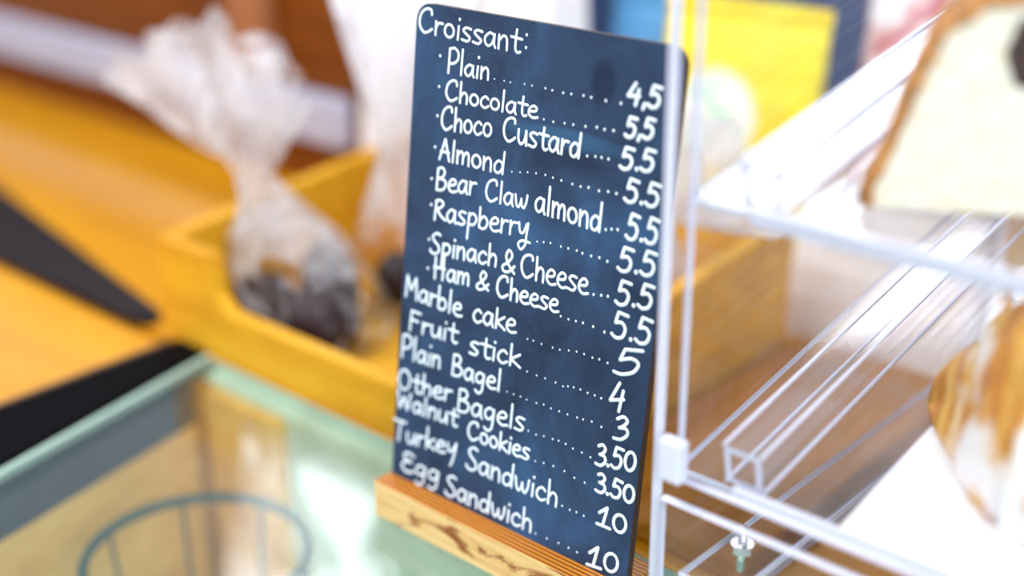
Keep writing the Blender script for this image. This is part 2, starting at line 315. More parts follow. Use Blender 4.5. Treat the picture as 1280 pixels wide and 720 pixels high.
# ------------------------------------------------------------ wrapped cakes
def bag(label, base, rx, ry, h, neck, mid_ang, spread, Ls, seed, mat=None, fan_y=0.010, pile=0.55, top=None):
    """cellophane bag: rounded body narrowing to a tied neck, pleated fan above it"""
    rnd = random.Random(seed)
    t = thing('cellophane_bag', label, 'wrapped cake', base, 'cellophane wrapped cakes in the wooden tray')
    bx, by, bz = base; nk = Vector(neck); mat = mat or M_cello
    N = 96; rings = []
    prof = [(0.0, 0.55), (0.0, 0.86), (0.05, 0.97), (0.15, 1.0), (0.28, 1.0), (0.40, 0.95), (0.5, 0.86), (0.6, 0.72), (0.7, 0.56), (0.8, 0.43), (0.88, 0.34), (0.95, 0.27), (1.0, 0.24)]
    for k, (u, s) in enumerate(prof):
        e = u ** 1.5
        cx = bx + (nk.x - bx) * e; cy = by + (nk.y - by) * e; cz = bz + 0.0008 + (nk.z - bz) * u
        ring = []
        for j in range(N):
            a = 2 * math.pi * j / N
            pl = 1 + (0.03 + 0.24 * u) * (noise.noise(Vector((math.cos(a) * 2.6, math.sin(a) * 2.6, seed * 5.3 + u * 1.6))) + 0.45 * math.sin(13 * a + seed + 3 * u) * u)
            ring.append((cx + rx * s * pl * math.cos(a), cy + ry * s * pl * math.sin(a), cz + (0.004 * math.sin(5 * a + seed) * (u > 0.02))))
        rings.append(ring)
    bm = bmesh.new(); grid_surface(bm, rings, True, True, False)
    bm.normal_update(); bm.faces.ensure_lookup_table()
    for f in bm.faces:
        cz = (f.calc_center_median().z - bz) / (nk.z - bz)
        if cz > 0.56 + 0.12 * math.sin(f.index * 0.26 + seed): f.material_index = 1
    part('wrapper_body', bm, [mat, M_cellotop], t, smooth=True)
    rings = []; LL, LC, LR = Ls
    for k in range(13):
        u = k / 12; ring = []
        for j in range(N):
            a = 2 * math.pi * j / N; c = math.cos(a); s = math.sin(a)
            L = (LL * max(-c, 0) ** 1.3 + LR * max(c, 0) ** 1.3 + LC * (1 - abs(c)) ** 0.9)
            L *= 1 + 0.05 * noise.noise(Vector((c * 4, s * 4, seed * 2.2))) + 0.02 * math.sin(7 * a + seed)
            L *= 0.90 + 0.26 * abs(((c * 2.1 + 0.3 * s) % 1) - 0.5)
            ph = R(mid_ang) - R(spread) * c * (0.65 + 0.35 * min(1, u * 4))
            r0 = 0.013 * (1 - u)
            pleat = (0.006 * u) * math.sin(7 * a + seed * 1.7) + 0.008 * u * noise.noise(Vector((c * 3, s * 3, u * 2 + seed)))
            ring.append((nk.x + r0 * c + math.cos(ph) * L * u, nk.y + r0 * s + s * fan_y * (u ** 0.8) + pleat, nk.z + 0.0045 + math.sin(ph) * L * u + 0.002 * u * math.sin(7 * a + seed)))
        rings.append(ring)
    bm = bmesh.new(); grid_surface(bm, rings, True)
    part('gathered_top', bm, top or (M_cellotop if mat is M_cello else mat), t, smooth=True)
    part('tie', tube_bm([(nk.x + rx * 0.232 * math.cos(a), nk.y + rx * 0.180 * math.sin(a), nk.z + 0.002) for a in [k * math.pi / 12 for k in range(24)]], 0.0012, 8, True), M_cello2, t, 'thin clear tie', smooth=True)
    return t
def cookie(x, y, z, rx, ry, rz_, seed, lab, m=None, rot=(0, 0, 0), name='chocolate_biscuit', cat='biscuit', grp='dark chocolate biscuits in the wrapped bags'):
    o = obj(name, lump(rx, ry, rz_, seed, 0.10, 2.5), m or M_choc, smooth=True); o.location = (x, y, z); o.rotation_euler = rot
    return tag(o, lab, cat, grp)
bag('front cellophane bag of dark biscuits with its pleated top fanned to the left', (-0.216, 0.130, 0.0062), 0.070, 0.048, 0.115, (-0.262, 0.118, 0.113), 106, 60, (0.185, 0.125, 0.092), 1)
cookie(-0.190, 0.110, 0.0076, 0.032, 0.026, 0.026, 2, 'dark biscuit at the right end of the front wrapped bag')
cookie(-0.256, 0.112, 0.0076, 0.025, 0.024, 0.022, 4, 'dark biscuit at the left end of the front wrapped bag')
cookie(-0.226, 0.152, 0.0076, 0.028, 0.016, 0.034, 5, 'dark biscuit at the back of the front wrapped bag')
bag('second cellophane bag of dark biscuits standing behind the front one beside the board', (-0.190, 0.215, 0.0062), 0.052, 0.044, 0.115, (-0.214, 0.212, 0.125), 84, 32, (0.125, 0.14, 0.16), 7, None, 0.02, 0.5, M_cello2)
cookie(-0.170, 0.203, 0.0076, 0.026, 0.024, 0.030, 8, 'dark biscuit at the right of the second wrapped bag')
cookie(-0.214, 0.212, 0.0076, 0.017, 0.022, 0.022, 9, 'dark biscuit at the left of the second wrapped bag')
M_pinkcake = plain('pink_sponge', (0.80, 0.52, 0.42), 0.7, 0.2, 0.3, 40)
bag('pale cellophane bag of pink sponge cake at the right end of the tray', (-0.012, 0.225, 0.0062), 0.055, 0.058, 0.13, (0.014, 0.228, 0.118), 52, 46, (0.065, 0.085, 0.095), 12, M_cello2, 0.03)
cookie(-0.012, 0.225, 0.0076, 0.034, 0.034, 0.066, 14, 'pink sponge cake inside the wrapped bag at the right end of the tray', M_pinkcake, name='sponge_cake', cat='cake', grp=None)
# ------------------------------------------------------------ packets at the back of the counter
def packet(name, label, cat, x, y, w, h, dpt, rz, mats, rx=-6):
    """pillow packet with crimped flat top and bottom seals"""
    t = thing(name, label, cat, (x, y, 0.0005), None, (R(rx), 0, R(rz)))
    rings = []
    K = 16; NX = 20
    bm = bmesh.new()
    for sgn in (1, -1):
        g = []
        for k in range(K + 1):
            v = k / K; row = []
            for i in range(NX + 1):
                u = i / NX
                puff = (max(0, math.sin(math.pi * min(1, max(0, (v - 0.06) / 0.88)))) ** 0.6) * (math.sin(math.pi * u) ** 0.5)
                wr = 0.06 * math.sin(u * 23 + v * 7) * puff
                row.append(bm.verts.new(((u - 0.5) * w * (1 - 0.04 * puff), sgn * dpt / 2 * (puff + wr * 0.5) + sgn * 0.0004, v * h)))
            g.append(row)
        for k in range(K):
            for i in range(NX): bm.faces.new((g[k][i], g[k][i + 1], g[k + 1][i + 1], g[k + 1][i]))
    bmesh.ops.remove_doubles(bm, verts=bm.verts, dist=0.0009)
    o = obj(name + '_body', bm, mats[0], t, True); o.name = 'bag_body'
    sb = box(-w / 2, w / 2, -0.0012, 0.0012, h, h + 0.012); obj('top_seal', sb, mats[0], t)
    return t
def yellow_mat():
    t = NT('yellow_packet_print'); co = t.coord()
    mp = t.n('ShaderNodeMapping'); mp.inputs['Location'].default_value = (0.012, 0, -0.135); t.l(co, mp.inputs[0])
    mp.inputs['Scale'].default_value = (1.0, 0.0, 1.0)
    ln = t.n('ShaderNodeVectorMath', operation='LENGTH'); t.l(mp.outputs[0], ln.inputs[0])
    m = t.ramp(ln.outputs['Value'], [(0.034, (1, 1, 1)), (0.040, (0, 0, 0))])
    f = t.noise(t.coord((1, 1, 3)), 26, 2)
    base = t.ramp(f, [(0.4, (0.86, 0.66, 0.0)), (0.6, (0.92, 0.80, 0.02))])
    w = t.ramp(t.noise(t.coord((1, 0, 4)), 24, 2), [(0.52, (0.92, 0.93, 0.85)), (0.60, (0.35, 0.72, 0.5)), (0.66, (0.9, 0.93, 0.85))])
    mx = t.n('ShaderNodeMix', data_type='RGBA'); t.l(m, mx.inputs[0]); t.l(base, mx.inputs[6]); t.l(w, mx.inputs[7])
    return t.done(t.pbsdf(mx.outputs[2], 0.4, 0.4).outputs[0])
packet('yellow_packet', 'bright yellow snack packet with a white patch standing behind the tray', 'packet', -0.055, 0.420, 0.145, 0.215, 0.035, 2, [yellow_mat()])
packet('blue_packet', 'blue snack packet just left of the yellow packet behind the board', 'packet', -0.175, 0.465, 0.080, 0.205, 0.03, 6, [M_bluepack])
def red_mat():
    t = NT('red_white_print'); f = t.noise(t.coord((1, 0.2, 1)), 38, 2)
    c = t.ramp(f, [(0.45, (0.88, 0.86, 0.9)), (0.55, (0.75, 0.45, 0.45)), (0.65, (0.60, 0.18, 0.2))])
    return t.done(t.pbsdf(c, 0.35, 0.5).outputs[0])
packet('red_white_packet', 'white packet with red blotches to the right of the yellow packet', 'packet', 0.062, 0.480, 0.090, 0.26, 0.03, 2, [red_mat()])
# tall white paper carrier bags
def paper_bag(x, y, w, d, h, rz, label):
    t = thing('paper_bag', label, 'paper bag', (x, y, 0.0005), 'white paper bags on the counter', (0, 0, R(rz)))
    bm = bmesh.new(); rings = []
    for k in range(9):
        v = k / 8; dd = d * (1 - 0.55 * v); ring = []
        for a, b in [(-1, -1), (0, -1), (1, -1), (1, 0), (1, 1), (0, 1), (-1, 1), (-1, 0)]:
            inn = 0.72 if (a != 0 and b == 0 and v > 0.3) else 1
            ring.append((a * w / 2 * inn, b * dd / 2, v * h + 0.004 * math.sin(k * 2.2 + a * 2)))
        rings.append(ring)
    grid_surface(bm, rings, True, True, False)
    obj('bag_sides', bm, M_paper, t)
    obj('folded_rim', box(-w / 2 - 0.001, w / 2 + 0.001, -d * 0.235, -d * 0.228, h - 0.022, h + 0.002), M_paper, t)
    return t
paper_bag(-0.325, 0.415, 0.22, 0.08, 0.30, 2, 'tall white paper bag standing behind the second cellophane bag')
paper_bag(0.110, 0.395, 0.140, 0.07, 0.110, -4, 'short white paper bag standing right of the tray behind the acrylic case')
bb = tag(obj('brown_serving_board', box(0.066, 0.195, 0.066, 0.345, 0.0005, 0.014, 0.003), M_brownboard), 'dark brown wooden board lying between the tray and the acrylic case', 'board')

# ------------------------------------------------------------ menu board and its stand
HS = 0.02385; BW = 0.170; BH = 0.2694; BT = 0.0045; INS = 0.010
st = thing('menu_stand', 'oiled pine block stand with dark burn marks holding the menu board', 'stand', (0.085, 0.0, 0))
sp = [(-0.0131, 0.0006), (0.024, 0.0006), (0.024, HS), (0.0072, HS), (0.0072 - 0.0015, HS - 0.0125), (-0.0018, HS - 0.0125), (-0.0003, HS), (-0.0131, HS)]
bm = prism(sp, -0.0015, 0.1715, 'x', 0.0004)
bm.normal_update()
for f in bm.faces: f.material_index = 1 if (f.normal.z > 0.7 or abs(f.normal.x) > 0.9) else 0
part('grooved_block', bm, [M_stand, M_standtop], st)
mb = thing('chalkboard_menu', 'dark blue-grey chalkboard menu with white handwritten prices standing in the pine stand', 'menu board', (0, 0, HS), None, (R(-7), 0, 0))
def rrect(w, z0, z1, r, n=6):
    p = [(0, z0), (w, z0)]
    for k in range(n + 1): a = math.pi / 2 * k / n; p.append((w - r + r * math.cos(a), z1 - r + r * math.sin(a)))
    for k in range(n + 1): a = math.pi / 2 + math.pi / 2 * k / n; p.append((r + r * math.cos(a), z1 - r + r * math.sin(a)))
    return p
bm = prism(rrect(BW, -INS, BH, 0.0095), 0.0, BT, 'y')
bm.normal_update()
for f in bm.faces: f.material_index = 0 if abs(f.normal.y) > 0.9 else 1
obj('slate_panel', bm, [M_board, M_boardedge], mb)

LINES = [
  ([("Croissant",2.0,254.3,72.9,253.1,-0.1,6.8,1.82)],
   [(76.4,262.5,0.90),(76.5,256.3,0.90)]),
  ([("Plain",24.7,235.9,53.8,236.8,-0.1,5.9,2.21), ("4,5",140.6,239.3,160.5,240.4,-0.1,10.0,1.00)],
   [(18.7,243.8,0.98),(57.4,237.9,0.50),(64.0,238.0,0.54),(68.1,237.9,0.56),(77.4,238.5,0.61),(82.3,238.5,0.64),(91.0,238.6,0.68),(95.4,238.3,0.71),(102.3,238.2,0.74),(107.3,238.5,0.77),(114.8,239.0,0.81),(119.5,238.9,0.83),(128.3,238.8,0.88),(137.2,239.0,0.93)]),
  ([("Chocolate",24.3,221.8,87.3,223.0,-0.1,5.7,1.86), ("5,5",141.4,223.9,158.5,226.0,-0.1,9.4,1.00)],
   [(19.2,227.9,0.99),(91.6,223.4,0.68),(97.7,223.2,0.72),(104.8,223.8,0.75),(110.2,224.1,0.78),(117.7,224.6,0.82),(124.5,225.4,0.86),(129.2,225.2,0.88),(134.5,225.7,0.91)]),
  ([("Choco",22.4,206.0,58.2,208.4,-0.1,6.7,1.81), ("Custard",66.0,208.3,116.1,208.7,-0.2,7.2,1.67), ("5.5",140.3,208.5,160.8,210.9,-0.1,10.3,1.00)],
   [(19.3,212.5,1.00),(120.4,210.7,0.83),(125.3,211.4,0.86),(129.0,211.6,0.88),(133.2,211.7,0.90)]),
  ([("Almond",22.2,189.9,68.4,191.0,-0.1,6.7,1.69), ("5.5",144.8,193.7,165.7,194.8,-0.1,11.1,1.00)],
   [(18.9,195.7,1.01),(73.6,193.4,0.58),(79.1,194.2,0.61),(84.0,195.3,0.64),(89.5,195.9,0.67),(95.5,196.3,0.70),(100.5,195.9,0.73),(105.9,195.6,0.75),(112.9,195.3,0.79),(118.1,195.1,0.82),(123.0,195.7,0.85),(129.4,195.4,0.88),(134.9,196.2,0.91),(139.8,196.3,0.93)]),
  ([("Bear",21.5,172.9,50.0,176.2,-0.1,6.7,1.84), ("Claw",57.1,175.0,85.5,176.6,-0.2,6.3,1.80), ("almond",90.6,176.7,132.8,175.6,-0.3,7.6,1.89), ("5.5",147.9,176.1,167.0,177.2,-0.1,12.4,1.00)],
   [(17.8,178.3,1.02),(135.7,177.6,0.91),(139.1,178.6,0.93),(142.7,179.2,0.95)]),
  ([("Raspberry",21.2,156.5,88.0,162.2,-0.1,7.1,1.58), ("5.5",145.1,159.5,167.9,161.9,-0.1,11.8,1.00)],
   [(18.6,164.2,1.03),(93.9,161.6,0.68),(98.1,162.3,0.71),(102.5,162.9,0.73),(109.3,162.8,0.77),(114.0,162.9,0.79),(119.4,163.1,0.82),(123.0,162.6,0.84),(128.5,162.6,0.87),(133.5,163.0,0.90),(138.5,162.4,0.92)]),
  ([("Spinach",19.9,137.6,68.2,141.9,-0.1,6.6,1.73), ("&",71.7,140.6,80.6,140.9,-0.2,6.4,1.93), ("Cheese",84.9,141.2,128.5,142.7,-0.3,7.5,1.61), ("5.5",145.8,142.7,168.5,145.7,-0.1,12.0,1.00)],
   [(18.6,144.9,1.05),(132.2,143.9,0.89),(136.9,144.7,0.91),(140.9,145.3,0.93)]),
  ([("Ham",23.8,124.1,50.0,126.7,-0.1,6.5,1.86), ("&",54.9,126.2,63.7,127.4,-0.1,5.7,1.85), ("Cheese",69.5,126.3,111.1,128.6,-0.2,6.4,1.80), ("5.5",145.4,125.9,169.8,128.0,-0.1,13.0,1.00)],
   [(19.0,128.7,1.06),(113.1,127.3,0.78),(118.2,127.1,0.81),(122.9,127.5,0.84),(127.4,127.8,0.86),(133.9,127.7,0.89),(141.0,126.9,0.93)]),
  ([("Marble",2.7,108.4,45.8,108.0,-0.0,6.9,1.87), ("cake",54.3,108.1,84.5,109.8,-0.2,7.1,1.56), ("5",149.0,107.3,165.4,112.4,-0.1,12.8,1.00)],
   [(92.9,109.3,0.58),(96.8,109.5,0.60),(102.4,109.3,0.62),(109.8,109.6,0.65),(114.5,109.8,0.66),(120.2,111.1,0.68),(125.2,112.0,0.70),(130.0,112.1,0.72),(135.3,111.8,0.74),(139.6,112.2,0.75),(144.8,111.9,0.77)]),
  ([("Fruit",7.3,89.7,43.8,92.4,-0.0,6.5,1.86), ("stick",53.4,89.5,89.2,92.2,-0.2,7.1,1.69), ("4",148.3,87.5,158.0,90.5,-0.1,14.8,1.00)],
   [(94.4,91.8,0.59),(101.0,91.7,0.61),(106.7,91.9,0.63),(113.7,91.8,0.66),(118.7,91.3,0.68),(121.8,92.3,0.69),(125.5,92.9,0.70),(129.8,93.1,0.72),(134.5,92.8,0.74),(139.0,92.9,0.75),(143.1,92.7,0.77)]),
  ([("Plain",2.3,72.2,32.9,74.4,-0.0,6.9,2.00), ("Bagel",41.8,73.7,77.3,75.2,-0.1,6.6,1.86), ("3",152.9,74.0,161.1,76.7,-0.1,11.9,1.00)],
   [(82.0,76.6,0.54),(86.6,76.7,0.56),(91.5,76.9,0.58),(95.8,76.6,0.59),(102.4,76.9,0.62),(107.3,77.6,0.64),(112.2,77.1,0.66),(117.7,77.3,0.68),(123.2,77.4,0.70),(129.5,77.8,0.72),(133.3,78.0,0.73),(138.8,78.7,0.75),(145.0,77.9,0.77)]),
  ([("Other",0.8,52.9,42.6,58.2,-0.0,6.5,1.85), ("Bagels",47.8,54.4,95.7,58.3,-0.2,7.3,1.81), ("3.50",143.7,57.0,169.3,62.0,-0.1,11.2,1.00)],
   [(98.7,60.0,0.60),(104.0,59.6,0.62),(109.2,60.6,0.64),(115.2,61.0,0.67),(119.1,61.4,0.68),(123.8,61.3,0.70),(128.7,60.4,0.72),(134.6,60.3,0.74),(140.2,59.7,0.76)]),
  ([("Walnut",0.9,41.4,48.1,45.0,-0.0,6.5,1.70), ("Cookies",56.6,41.1,100.8,43.8,-0.2,6.2,1.70), ("3.50",145.3,43.0,170.6,44.8,-0.1,10.1,1.00)],
   [(105.0,44.9,0.63),(110.7,45.9,0.65),(117.3,46.5,0.67),(124.7,46.4,0.70),(131.4,45.1,0.73),(138.2,44.9,0.75)]),
  ([("Turkey",-0.2,20.9,49.1,27.7,-0.0,6.6,2.00), ("Sandwich",57.1,23.6,122.2,24.9,-0.2,7.4,1.81), ("10",148.6,25.7,167.4,26.8,-0.1,10.7,1.00)],
   [(125.3,26.9,0.70),(130.5,26.6,0.72),(134.9,27.0,0.74),(139.7,26.8,0.76)]),
  ([("Egg",7.3,4.4,37.6,7.1,-0.0,6.7,1.78), ("Sandwich",42.8,2.2,106.7,3.9,-0.2,7.2,1.73), ("10",145.1,1.0,165.1,4.0,-0.1,11.4,1.00)],
   [(109.5,4.6,0.64),(117.3,4.8,0.67),(125.3,5.4,0.70),(132.1,5.4,0.73),(137.8,5.2,0.75)]),
]
def circ(cx, cy, rx, ry, a0=70, a1=-300, n=12): return [(cx + rx * math.cos(R(a0 + (a1 - a0) * k / n)), cy + ry * math.sin(R(a0 + (a1 - a0) * k / n))) for k in range(n + 1)]
def dot(x, y): return ('D', x, y)
G = {  # pen strokes: advance width, strokes ('L' first = straight segments)
 'C': (1.15, [[(.95, 1.42), (.9, 1.75), (.6, 1.8), (.25, 1.5), (.08, .9), (.15, .35), (.45, 0), (.75, .12), (1.0, .35)]]),
 'P': (1.0, [['L', (.15, 1.75), (.1, 0)], [(.15, 1.7), (.5, 1.82), (.85, 1.6), (.85, 1.2), (.5, .9), (.15, .85)]]),
 'B': (1.0, [['L', (.15, 1.75), (.08, .02)], [(.15, 1.72), (.5, 1.8), (.72, 1.5), (.55, 1.1), (.2, .95)], [(.2, .95), (.7, .88), (.85, .5), (.6, .08), (.08, .02)]]),
 'R': (1.05, [['L', (.2, 1.7), (.1, 0)], [(.15, 1.6), (.5, 1.8), (.78, 1.5), (.6, 1.05), (.2, .85)], [(.3, .85), (.6, .4), (1.0, .1)]]),
 'A': (1.0, [['L', (.08, 0), (.5, 1.8), (.88, 0)], ['L', (.18, .65), (.82, .65)]]),
 'S': (.95, [[(.85, 1.7), (.55, 1.82), (.22, 1.5), (.35, 1.1), (.7, .75), (.78, .3), (.45, 0), (.1, .12), (.05, .3)]]),
 'H': (1.15, [['L', (.15, 1.8), (.12, 0)], ['L', (.9, 2.1), (.82, .0)], ['L', (.02, 1.0), (1.0, .98)]]),
 'M': (1.2, [['L', (.1, 0), (.18, 1.75), (.55, .7), (.95, 1.75), (1.05, 0)]]),
 'F': (.95, [['L', (.18, 1.75), (.1, 0)], ['L', (.18, 1.72), (.85, 1.65)], ['L', (.15, 1.0), (.7, .95)]]),
 'O': (1.15, [circ(.55, .9, .45, .88)]),
 'W': (1.35, [['L', (.08, 1.75), (.3, .02), (.65, 1.2), (.95, .02), (1.2, 1.7)]]),
 'T': (1.05, [['L', (.0, 1.72), (1.0, 1.65)], ['L', (.55, 1.7), (.45, 0)]]),
 'E': (1.0, [[(.9, 1.6), (.5, 1.78), (.18, 1.5), (.4, 1.08), (.75, 1.0)], [(.75, 1.0), (.3, .9), (.08, .5), (.3, .05), (.65, .02), (.92, .2)]]),
 'a': (.92, [[(.72, .88), (.42, 1.0), (.12, .65), (.12, .25), (.35, .03), (.6, .3), (.74, .92)], [(.74, .95), (.72, .3), (.82, .0)]]),
 'b': (.9, [['L', (.15, 1.8), (.12, .1)], [(.13, .55), (.45, .95), (.75, .65), (.65, .15), (.35, 0), (.12, .15)]]),
 'c': (.8, [[(.68, .82), (.45, 1.0), (.15, .7), (.12, .25), (.4, 0), (.72, .2)]]),
 'd': (.92, [[(.68, .8), (.4, .95), (.12, .6), (.15, .12), (.42, .02), (.66, .35), (.7, .7)], ['L', (.8, 1.8), (.72, .0)]]),
 'e': (.85, [[(.12, .5), (.6, .6), (.68, .88), (.42, 1.02), (.14, .7), (.12, .28), (.4, 0), (.8, .1)]]),
 'g': (.92, [[(.7, .85), (.42, 1.0), (.12, .65), (.2, .2), (.45, .15), (.68, .5), (.75, .95)], [(.75, .95), (.68, .0), (.6, -.55), (.35, -.8), (.1, -.6)]]),
 'h': (.85, [['L', (.15, 1.8), (.12, 0)], [(.13, .5), (.4, .95), (.64, .8), (.68, .4), (.66, 0)]]),
 'i': (.38, [['L', (.2, .98), (.16, 0)], dot(.24, 1.5)]),
 'k': (.85, [['L', (.18, 1.75), (.12, 0)], ['L', (.75, 1.0), (.16, .5), (.8, .02)]]),
 'l': (.40, [['L', (.22, 1.8), (.16, 0)]]),
 'm': (1.2, [['L', (.12, 1.0), (.12, 0)], [(.13, .55), (.35, .98), (.55, .8), (.56, .05)], [(.57, .55), (.8, .98), (1.0, .8), (1.02, 0)]]),
 'n': (.85, [['L', (.12, 1.0), (.12, 0)], [(.13, .55), (.4, .98), (.64, .8), (.67, 0)]]),
 'o': (.88, [circ(.42, .5, .32, .48)]),
 'p': (.9, [['L', (.2, 1.0), (.1, -.95)], [(.18, .75), (.48, 1.02), (.78, .7), (.6, .2), (.18, .15)]]),
 'r': (.68, [['L', (.14, 1.0), (.12, 0)], [(.13, .5), (.32, .9), (.62, .92)]]),
 's': (.78, [[(.68, .95), (.35, 1.0), (.15, .78), (.38, .52), (.62, .3), (.45, .02), (.06, .08)]]),
 't': (.78, [[(.42, 1.6), (.38, .9), (.38, .25), (.52, .0), (.72, .08)], ['L', (.06, 1.05), (.78, 1.0)]]),
 'u': (.9, [[(.12, 1.0), (.12, .35), (.32, .02), (.6, .3), (.72, .95)], ['L', (.72, 1.0), (.76, 0)]]),
 'w': (1.15, [[(.08, 1.0), (.18, .25), (.36, .02), (.52, .4), (.58, .75)], [(.58, .75), (.62, .25), (.8, .02), (.98, .5), (1.05, 1.1)]]),
 'y': (.9, [[(.1, 1.0), (.2, .4), (.45, .35), (.7, .95)], [(.78, 1.1), (.68, .2), (.5, -.7), (.4, -.95)]]),
 'Y': (.95, [[(.1, 1.0), (.2, .35), (.45, .3), (.68, .95)], [(.8, 1.05), (.7, .1), (.65, -.55), (.35, -.95), (.12, -.6), (.4, -.3), (1.0, -.35)]]),
 '&': (1.1, [[(1.0, .05), (.6, .6), (.35, 1.25), (.55, 1.75), (.8, 1.4), (.5, .85), (.1, .4), (.25, .02), (.65, .15), (1.0, .65)]]),
 '5': (.62, [['L', (.56, .92), (.22, 1.0), (.14, .58)], [(.14, .58), (.36, .62), (.5, .4), (.42, .08), (.2, 0), (.04, .12)]]),
 '4': (.68, [['L', (.36, 1.0), (.06, .40), (.56, .42)], ['L', (.52, .72), (.42, 0)]]),
 '3': (.55, [[(.12, .92), (.32, 1.0), (.46, .8), (.34, .58), (.2, .52)], [(.2, .52), (.44, .46), (.5, .2), (.3, 0), (.05, .06)]]),
 '0': (.62, [circ(.3, .45, .24, .44, 110, -260)]),
 '1': (.6, [['L', (.08, .62), (.38, 1.0), (.25, .02)], ['L', (.02, .02), (.55, .0)]]),
 '.': (.22, [dot(.1, .06)]), ',': (.24, [['L', (.14, .12), (.08, -.12)]]),
}
def smooth_path(p, n=5):
    P = [p[0]] + list(p) + [p[-1]]; out = []
    for i in range(1, len(P) - 2):
        a, b, c, d = [Vector(q) for q in P[i - 1:i + 3]]
        for k in range(n):
            t = k / n; out.append(0.5 * ((2 * b) + (c - a) * t + (2 * a - 5 * b + 4 * c - d) * t * t + (3 * b - a - 3 * c + d) * t ** 3))
    out.append(Vector(P[-2])); return out
def add_disc(bm, c, rx, rz):
    n = 12; top = bm.verts.new((c[0], -0.00045, c[1]))
    rim = [bm.verts.new((c[0] + rx * math.cos(2 * math.pi * k / n), -0.00008, c[1] + rz * math.sin(2 * math.pi * k / n))) for k in range(n)]
    for k in range(n): bm.faces.new((top, rim[k], rim[(k + 1) % n]))
def add_stroke(bm, pts, hw):
    prev = None; n = len(pts)
    for i, p in enumerate(pts):
        d = (pts[min(i + 1, n - 1)] - pts[max(i - 1, 0)]); d = d.normalized() if d.length > 1e-9 else Vector((1, 0))
        nx = Vector((-d.y, d.x)); lo = p + nx * hw; hi = p - nx * hw
        row = (bm.verts.new((lo.x, -0.00008, lo.y)), bm.verts.new((p.x, -0.00045, p.y)), bm.verts.new((hi.x, -0.00008, hi.y)))
        if prev:
            bm.faces.new((prev[0], prev[1], row[1], row[0])); bm.faces.new((prev[1], prev[2], row[2], row[1]))
        prev = row
    add_disc(bm, pts[0], hw, hw); add_disc(bm, pts[-1], hw, hw)
def write(bm, w):
    txt, x0, y0, x1, y1, ux, uy, cap = w
    if txt == 'Raspberry': txt = 'RaspberrY'
    tot = sum(G[ch][0] for ch in txt) - 0.12
    A = Vector((x0, y0)) / 1000; B = Vector((x1, y1)) / 1000; U = Vector((ux, uy)) / 1000
    digit = txt[0].isdigit()
    E = (B - A) / tot * (0.93 if digit else 1); x = -0.04; hw = 0.00090 if digit else (0.00074 if x0 > 60 else 0.00068)
    for ch in txt:
        for s in G[ch][1]:
            f = lambda p: A + E * (x + p[0]) + U * (p[1] if (p[1] <= 1 or digit) else 1 + (p[1] - 1) * (cap - 1) / 0.8)
            if s[0] == 'D':
                add_disc(bm, f(s[1:]), hw * 1.2, hw * 1.3); continue
            if s[0] == 'L':
                q = [f(p) for p in s[1:]]
                for a, b in zip(q[:-1], q[1:]): add_stroke(bm, [a, a.lerp(b, 0.5), b], hw)
            else: add_stroke(bm, [f(p) for p in smooth_path(s)], hw)
        x += G[ch][0]
for ws, ds in LINES:
    bm = bmesh.new()
    for w in ws: write(bm, w)
    for x, y, r in ds: add_disc(bm, (x / 1000, y / 1000), r / 1000 * 0.75, r / 1000 * 0.85)
    me = bpy.data.meshes.new('chalk_line'); bm.to_mesh(me); bm.free(); me.materials.append(M_chalk)
    o = bpy.data.objects.new('chalk_line', me); C.objects.link(o); o.parent = mb
    o['label'] = 'white handwritten menu line' if ws else 'white handwriting'

# ------------------------------------------------------------ acrylic display case
CX0, CX1, CY0, CY1, CZ = 0.1975, 0.56, -0.0200, 0.335, 0.42
ac = thing('acrylic_display_case', 'clear acrylic pastry display case with tilted shelves right of the menu board', 'display case', (0.38, 0.16, 0.0))
AE = [M_acr, M_edge]
part('side_panel', box(CX0, CX0 + 0.0056, CY0, CY1, 0.0006, CZ, 0.0006, 1, edge_axis=0), AE, ac)
part('side_panel', box(CX1 - 0.0065, CX1, CY0, CY1, 0.0006, CZ, 0.0006, 1, edge_axis=0), AE, ac)
part('back_panel', box(CX0 + 0.0066, CX1 - 0.0066, CY1 - 0.005, CY1, 0.0006, CZ, 0.0006, 1, edge_axis=1), AE, ac)
part('top_panel', box(CX0, CX1, CY0, CY1, CZ + 0.0002, CZ + 0.0055, 0.0006, 1, edge_axis=2), AE, ac)
# lower fixed front panel with rounded top edge, and flap door above it
part('lower_front_panel', box(CX0 + 0.0075, CX1 - 0.0075, CY0 - 0.0045, CY0 + 0.0008, 0.0006, 0.100, 0.0012, 3, edge_axis=1), AE, ac)
dr = part('front_door', box(CX0 + 0.0155, CX1 - 0.010, CY0 - 0.0038, CY0 + 0.0008, 0.1115, CZ - 0.004, 0.0008, 1, edge_axis=1), AE, ac)
hb = box(CX0 + 0.0105, CX0 + 0.0225, CY0 - 0.0115, CY0 - 0.0040, 0.1145, 0.1345, 0.001)
h = obj('hinge_block', hb, M_edge); h.parent = dr; h['label'] = 'white hinge block'
def tilt(y, z, a=11.0):
    return Matrix.Translation((0, y, z)) @ Matrix.Rotation(R(a), 4, 'X')
SL1 = tilt(0.0, 0.1130); SL2 = tilt(0.0, 0.2430)
for k, T in enumerate((SL1, SL2)):
    part('shelf', box(CX0 + 0.0070, CX1 - 0.0070, -0.012, 0.320, -0.004, 0.0, 0.0006, 1, rot=T, edge_axis=2), [M_acr_shelf, M_edge], ac)
    part('shelf_lip', box(CX0 + 0.040, CX1 - 0.0070, -0.0165, -0.0122, -0.004, 0.004, 0.0006, 1, rot=T), M_edge, ac, 'whitish front lip')
